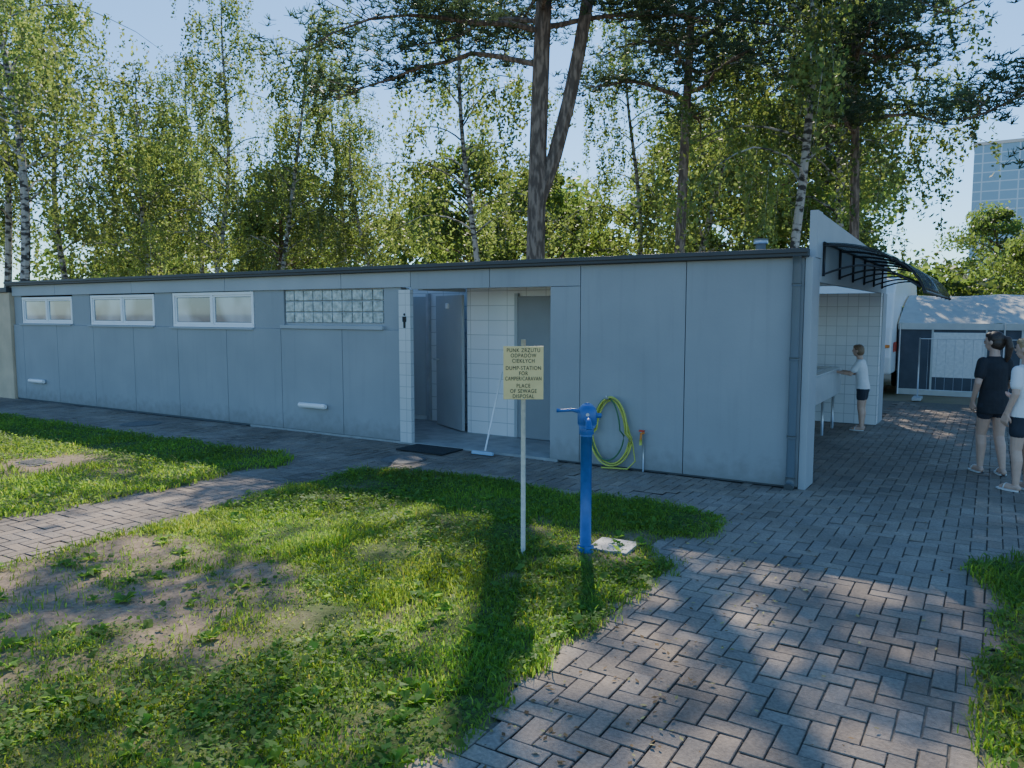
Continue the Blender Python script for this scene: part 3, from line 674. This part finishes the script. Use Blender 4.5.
def leafy(seed,h,cb=.25,spread=.3,ncl=55,nl=190,sz=.10,cr=.85):
    r=np.random.default_rng(seed); T=TB(); n=10; t=np.linspace(0,1,n)
    tr=np.stack([.3*np.sin(t*4+seed)*t,.3*np.cos(t*3+seed)*t,t*h*.9],1); tr[0,2]=-.2
    V,F=tubeVF(tr,.2*(1-t)+.02,8); T.add(V,F,0); cl=[];bs=[]
    for i in range(ncl):
        rel=(i+r.random())/ncl; p=interp(tr,cb+(1-cb)*rel*.98); az=i*2.4+r.normal(0,.5)
        Rr=spread*h*math.sin(math.pi*(.18+.75*rel))*r.uniform(.35,1.1)
        e=p+np.array([math.cos(az)*Rr,math.sin(az)*Rr,r.uniform(.1,.55)*Rr]); u=np.linspace(0,1,5)[:,None]
        br=p*(1-u)+e*u+np.array([0,0,1])*np.sin(u*3.14)*.15*Rr
        V,F=tubeVF(br,.045*(1-u[:,0])+.008,5); T.add(V,F,0)
        d=r.normal(size=(nl,3)); d/=np.linalg.norm(d,axis=1)[:,None]; rad=r.uniform(.25,1,nl)**.5
        cs=cr*r.uniform(.6,1.2); c=e+d*rad[:,None]*np.array([cs,cs,cs*.62])+r.normal(0,.08,(nl,3)); cl.append(c); bs.append(np.full(nl,r.uniform(.6,1.35)))
    c=np.concatenate(cl); V,F=leaves(c,sz,sz*.6,r); T.add(V,F,1,lcol(len(c),r,np.concatenate(bs)))
    return T.mesh('leafy_tree',[M_pineb,M_leaf])
b1=birch(1,14.5); b2=birch(2,13,.10,28); b3=birch(3,11,.12,26,.3); b4=birch(5,15,.03,34,.3,.28,16,.13)
lowp=((3.5,7.0,4.6),(3.9,7.7,5.2),(3.1,8.2,4.8),(2.4,8.8,4.2),(.5,7.8,3.6),(5.4,8.2,4.0),(4.4,8.9,4.6),(.1,9.0,3.4))
p1=pine(11,20,.60,.16,.22,28,True,.8,low=lowp)
p2=pine(12,13.2,.50,.24,.13,30,False,1.1); p3=pine(13,13,.38,.36,.22,38,False,1.3)
l1=leafy(21,10); l2=leafy(22,8.5,.12,.36,58); l3=leafy(23,13,.3,.26,60)
def place(name,me,x,y,s=1.,rz=0.):
    o=link(name,me); o.location=(x,y,0); o.scale=(s,s,s); o.rotation_euler=(0,0,rz); return o
for me,x,y,s,rz in ((b4,-20.3,2.8,.95,.3),(b2,-25.1,6.6,1.0,1.2),(b3,-20.6,6.9,.85,2.2),(b1,-19.2,7.9,.80,3.9),(b2,-17.8,9.2,.84,5.2),(b4,-20.3,14.5,.75,.4),(b1,-24.5,4.2,1.0,2.7),
                    (b3,-15.9,11.5,.72,4.),(b1,-11.6,11.2,.90,1.),(b1,-2.9,11.6,1.05,2.),(b4,-2.2,16.,.95,3.),(b2,-3.4,22.,1.05,.6),(b2,-9.0,17.,.9,3.3),(b3,-6.3,15.5,1.0,.3),(b4,-27,13,.8,.6)):
    place('birch_tree',me,x,y,s,rz)
for me,x,y,s,rz in ((p1,-7.2,7.1,1.0,.0),(p2,-5.25,10.9,1.0,1.3),(p3,3.4,7.0,.84,2.6),(p2,-1.5,12.8,.9,4.2)):
    place('pine_tree',me,x,y,s,rz)
for me,x,y,s,rz in ((l1,-31,14,1,0),(l2,-24,15,1,1),(l1,-18,20,.95,2),(l2,-13,18,.9,3),(l3,-10,24,.85,0),(l1,-6,21,1,4),(l3,-5,27,.9,5),(l2,1.5,46,1.0,2),(l1,5,44,.9,3),(l2,10,50,1.1,1),(l2,2.5,19,.50,2),(l2,5.0,20,.55,3)):
    place('leafy_tree',me,x,y,s,rz)
def belt():
    r=np.random.default_rng(77); cl=[];bs=[]
    for i in range(250):
        x=r.uniform(-65,35); right=x>-3.2
        y=r.uniform(28,37)+ (abs(x+15)*-.12 if x<-15 else 0)+ (8 if right else 0); z=r.uniform(.3,8.0)*(.48 if right else 1)
        nl=320; cs=r.uniform(1.2,2.3); d=r.normal(size=(nl,3)); d/=np.linalg.norm(d,axis=1)[:,None]
        cl.append(np.array([x,y,z])+d*(r.random(nl)**.4)[:,None]*np.array([cs,cs,cs*.75])); bs.append(np.full(nl,r.uniform(.55,1.4)))
    c=np.concatenate(cl); c[:,2]=np.abs(c[:,2]); V,F=leaves(c,.18,.12,r); T=TB(); T.add(V,F,0,lcol(len(c),r,np.concatenate(bs)))
    return T.mesh('distant_tree_line',[M_leaf])
link('distant_tree_line',belt())

# ------------------------------------------------------------ people
M_skin=mat('skin',(.60,.38,.28),.5,.06,20); M_hairD=mat('hair_dark_brown',(.05,.03,.02),.5,.4,60); M_hairL=mat('hair_dark_blond',(.40,.26,.13),.5,.35,60); M_hairB=mat('hair_blond_brown',(.22,.14,.08),.5,.35,60)
M_shW=mat('tshirt_white',(.78,.78,.79),.85,.05,8,bump=.3,bscale=25); M_shB=mat('tshirt_black',(.025,.025,.03),.85,.2,8,bump=.3,bscale=25); M_short=mat('shorts_dark',(.03,.032,.045),.85,.2,10); M_sole=mat('sandal_white',(.7,.68,.66),.6); M_eye=mat('eye_dark',(.02,.015,.01),.2); M_lip=mat('lips',(.45,.16,.14),.5)
def ell(c,rx,ry,rz,n=14):
    V=[];F=[]
    for i in range(n+1):
        th=math.pi*i/n
        for j in range(2*n):
            ph=math.pi*j/n; V.append((c[0]+rx*math.sin(th)*math.cos(ph),c[1]+ry*math.sin(th)*math.sin(ph),c[2]+rz*math.cos(th)))
    for i in range(n):
        for j in range(2*n):
            k=(j+1)%(2*n); F.append((i*2*n+j,(i+1)*2*n+j,(i+1)*2*n+k,i*2*n+k))
    return V,F
def loft(sec,s=20):
    V=[];F=[]
    for x,y,z,rx,ry in sec:
        for j in range(s):
            a=2*math.pi*j/s; V.append((x+rx*math.cos(a),y+ry*math.sin(a),z))
    for i in range(len(sec)-1):
        for j in range(s):
            k=(j+1)%s; F.append((i*s+j,i*s+k,(i+1)*s+k,(i+1)*s+j))
    F.append(tuple(range(s))[::-1]); F.append(tuple(range((len(sec)-1)*s,len(sec)*s)))
    return V,F
def limb(P,Rd,s=12):
    P=[np.array(p,float) for p in P]; Q=[];q=[]
    for i in range(len(P)-1):
        for t in np.linspace(0,1,5)[:-1]: Q.append(P[i]*(1-t)+P[i+1]*t); q.append(Rd[i]*(1-t)+Rd[i+1]*t)
    Q.append(P[-1]); q.append(Rd[-1])
    V,F=tubeVF(np.array(Q),q,s); F=[tuple(f) for f in F]; n=len(Q); F.append(tuple(range(s))); F.append(tuple(range((n-1)*s,n*s))[::-1])
    out=[(list(map(tuple,V)),F)]
    for p,r_ in zip(P,Rd): out.append(ell(p,r_*.98,r_*.98,r_*.98,7))
    return out
def fuse(name,parts,mt,par,vox,sm=4):
    V=[];F=[];o=0
    for v,f in parts:
        V+=list(v); F+=[tuple(i+o for i in g) for g in f]; o+=len(v)
    ob=py_obj(name,V,F,mt,par); m=ob.modifiers.new('r','REMESH'); m.mode='VOXEL'; m.voxel_size=vox; m.use_smooth_shade=True
    if sm: s_=ob.modifiers.new('s','SMOOTH'); s_.factor=.5; s_.iterations=sm
    return ob
def hand(wr,d,nrm,H,thumb):
    d=np.array(d,float); d/=np.linalg.norm(d); nrm=np.array(nrm,float); nrm-=d*(nrm@d); nrm/=np.linalg.norm(nrm); s=np.cross(d,nrm)*thumb
    wr=np.array(wr,float); out=[]; pl=.055*H; r=.0075*H
    lens=[.042,.047,.044,.034]
    for i in range(4):
        off=(.020-.0133*i)*H; k0=wr+s*off*.5; k1=wr+d*pl+s*off
        out+=limb([k0,k1],[r*1.25,r*1.15],8)
        L=lens[i]*H; m1=k1+(d*.9+nrm*.35)*L*.5; m2=m1+(d*.6+nrm*.8)*L*.5
        out+=limb([k1,m1,m2],[r*.85,r*.75,r*.6],8)
    t0=wr+d*.012*H+s*.014*H; t1=wr+d*.035*H+s*.034*H+nrm*.008*H; t2=t1+(d*.8+nrm*.4)*.024*H
    out+=limb([t0,t1,t2],[r*1.2,r*.95,r*.7],8)
    return out
def person(name,loc,face,H,armL,armR,legs,hair,shirt,bottom,hairstyle,bend=0.,headturn=0.,long_shirt=False,pn=((0,1,0),(0,1,0))):
    rt=root(name,loc); rt.rotation_euler=(0,0,math.atan2(face[1],face[0])-math.pi/2)
    h=lambda *p:tuple(np.array(p,float)*H)
    by=lambda z:bend*max(0,(z-.52))
    body=[]; tor=[(.46,.075,.055),(.50,.088,.062),(.54,.086,.060),(.60,.070,.050),(.66,.075,.053),(.72,.083,.058),(.77,.086,.054),(.805,.072,.042),(.83,.036,.034),(.86,.029,.031),(.89,.028,.031)]
    body.append(loft([(0,by(z)*H,z*H,rx*H,ry*H) for z,rx,ry in tor]))
    hc=np.array([0,by(.93)+.012,.932])*H
    hp=[ell((0,0,.008*H),.050*H,.058*H,.060*H),ell((0,.012*H,-.028*H),.036*H,.042*H,.040*H),ell((0,.060*H,-.006*H),.0075*H,.010*H,.014*H,7),ell((.051*H,-.002*H,-.004*H),.007*H,.012*H,.018*H,7),ell((-.051*H,-.002*H,-.004*H),.007*H,.012*H,.018*H,7),ell((0,.052*H,-.030*H),.016*H,.006*H,.006*H,7)]
    c_,s_=math.cos(headturn),math.sin(headturn)
    def hd(p): return [(hc[0]+x*c_-y*s_,hc[1]+x*s_+y*c_,hc[2]+z) for x,y,z in p]
    body+=[(hd(v),f) for v,f in hp]
    body+=limb([(0,by(.80)*H,.80*H),tuple(hc+np.array([0,-.01*H,-.03*H]))],[.034*H,.031*H])
    sh=.80
    arms=[]
    for sd_,(el,wr,hdv),nv in ((-1,armL,pn[0]),(1,armR,pn[1])):
        s0=h(sd_*.078,by(sh)-.004,sh-.012); e0=h(*el); w0=h(*wr); arms.append((s0,e0,w0))
        body+=limb([s0,e0,w0],[.030*H,.023*H,.0155*H]); body+=hand(w0,hdv,nv,H,-sd_)
    for sd_,(kn,an,toe) in zip((-1,1),legs):
        hip=(sd_*.044*H,0,.50*H); k=h(*kn); a=h(*an)
        cal=tuple(np.array(k)*.7+np.array(a)*.3+np.array([0,-.008*H,0]))
        body+=limb([hip,k,cal,a],[.054*H,.034*H,.034*H,.020*H])
        hl=np.array(a)+np.array([0,-.018*H,-.022*H]); tp=np.array(a)+np.array([toe[0]*.095*H,toe[1]*.095*H,-.030*H]); tp2=np.array(a)+np.array([toe[0]*.06*H,toe[1]*.06*H,-.022*H])
        body+=limb([tuple(hl),tuple(tp2),tuple(tp)],[.020*H,.022*H,.014*H])
        sol=[]
        for t in np.linspace(0,1,7):
            c=np.array(a)+np.array([toe[0],toe[1],0])*H*(-.030+.150*t); c[2]=a[2]-.040*H; wdt=(.022+.010*math.sin(t*math.pi))*H*(.6 if t in(0,1) else 1); px=np.array([-toe[1],toe[0],0])*wdt
            sol.append((c+px,c-px))
        VV=[tuple(q+np.array([0,0,dz])) for dz in (-.006*H,.004*H) for pr in sol for q in pr]; FF=[]
        n_=len(sol)
        for i in range(n_-1):
            FF.append((2*i,2*i+1,2*i+3,2*i+2)); b0=2*n_; FF.append((b0+2*i,b0+2*i+2,b0+2*i+3,b0+2*i+1)); FF.append((2*i,2*i+2,b0+2*i+2,b0+2*i)); FF.append((2*i+1,b0+2*i+1,b0+2*i+3,2*i+3))
        py_obj('sandal',VV,FF,M_sole,rt)
        st=np.array(a)+np.array([toe[0],toe[1],0])*.06*H
        tube('sandal_strap',[tuple(st+np.array([math.cos(q)*.028*H,0,-.036*H+math.sin(q)*.034*H])) for q in np.linspace(0,math.pi,9)],.004*H,M_sole,rt,6)
    fuse('body',body,M_skin,rt,.0052,2)
    zb=.43 if long_shirt else .49
    P_=[loft([(0,by(z)*H,z*H,rx*H,ry*H) for z,rx,ry in ((zb,.104,.076),(.53,.099,.072),(.60,.088,.064),(.68,.088,.066),(.75,.094,.066),(.79,.088,.056),(.815,.060,.045),(.832,.042,.040))])]
    for (s0,e0,w0) in arms:
        s0=np.array(s0);e0=np.array(e0); P_+=limb([tuple(s0),tuple(s0+(e0-s0)*.62)],[.040*H,.038*H])
    fuse('tshirt',P_,shirt,rt,.007,3)
    P_=[loft([(0,0,z*H,rx*H,ry*H) for z,rx,ry in ((.46,.094,.070),(.52,.092,.067),(.57,.078,.060))])]
    for sd_,(kn,an,toe) in zip((-1,1),legs):
        hip=np.array((sd_*.046*H,0,.49*H)); k=np.array(h(*kn)); P_+=limb([tuple(hip),tuple(hip+(k-hip)*(.45 if not long_shirt else .3))],[.058*H,.053*H])
    fuse('shorts',P_,bottom,rt,.007,3)
    for sx in (-1,1):
        v,f=ell((sx*.019*H,.0555*H,.004*H),.006*H,.004*H,.0045*H,6); py_obj('eye',hd(v),f,M_eye,rt,True)
        v,f=ell((sx*.019*H,.057*H,.017*H),.010*H,.003*H,.002*H,6); py_obj('eyebrow',hd(v),f,hair,rt,True)
    v,f=ell((0,.0575*H,-.031*H),.012*H,.003*H,.003*H,6); py_obj('mouth',hd(v),f,M_lip,rt,True)
    hp=[ell((0,-.010*H,.018*H),.056*H,.058*H,.058*H),ell((0,-.022*H,-.008*H),.054*H,.046*H,.056*H),ell((0,.020*H,.045*H),.044*H,.036*H,.026*H)]
    if hairstyle=='pony':
        hp+=[(v,f) for v,f in limb([(0,-.062*H,.030*H),(0,-.090*H,.018*H),(.006*H,-.098*H,-.035*H),(.01*H,-.088*H,-.105*H),(.01*H,-.08*H,-.14*H)],[.016*H,.022*H,.025*H,.018*H,.006*H])]
    if hairstyle=='long':
        for ax in np.linspace(-1,1,9):
            hp+=[(v,f) for v,f in limb([(ax*.046*H,-.030*H-.02*H*(1-ax*ax),-.0*H),(ax*.052*H,-.046*H-.022*H*(1-ax*ax),-.07*H),(ax*.056*H,-.052*H-.020*H*(1-ax*ax),-.15*H),(ax*.052*H,-.05*H-.014*H*(1-ax*ax),-.20*H-.012*H*math.sin(ax*9))],[.018*H,.017*H,.015*H,.007*H],8)]
    fuse('hair',[(hd(v),f) for v,f in hp],hair,rt,.0055,2)
    return rt
stand=[((-.050,.01,.27),(-.056,-.008,.048),(-.15,.99)),((.050,.012,.27),(.060,.01,.048),(.2,.98))]
walk=[((-.048,.05,.275),(-.052,.03,.048),(-.1,.99)),((.048,-.0,.27),(.055,-.06,.048),(.2,.98))]
person('girl',(1.76,1.06,.0),(-.75,.66),1.46,((-.115,-.02,.645),(-.125,.03,.515),(0,.25,-1)),((.118,.01,.645),(.085,.11,.60),(-.4,.9,.1)),stand,M_hairL,M_shW,M_short,'long',0.02,.35,False,((1,0,0),(-.2,0,1)))
person('girl',(1.50,1.84,.0),(-.45,.90),1.50,((-.120,-.02,.645),(-.118,.04,.515),(0,.25,-1)),((.115,.0,.645),(.09,.10,.57),(-.2,1,.1)),walk,M_hairD,M_shB,M_short,'pony',0.05,.7,True,((1,0,0),(-.3,0,1)))
person('boy',(-.10,4.42,.0),(-.97,.12),1.24,((-.095,.12,.66),(-.07,.27,.68),(0,1,-.1)),((.095,.10,.655),(.075,.25,.68),(0,1,-.1)),stand,M_hairB,M_shW,M_short,'short',.14,.0,False,((0,-.2,-1),(0,-.2,-1)))
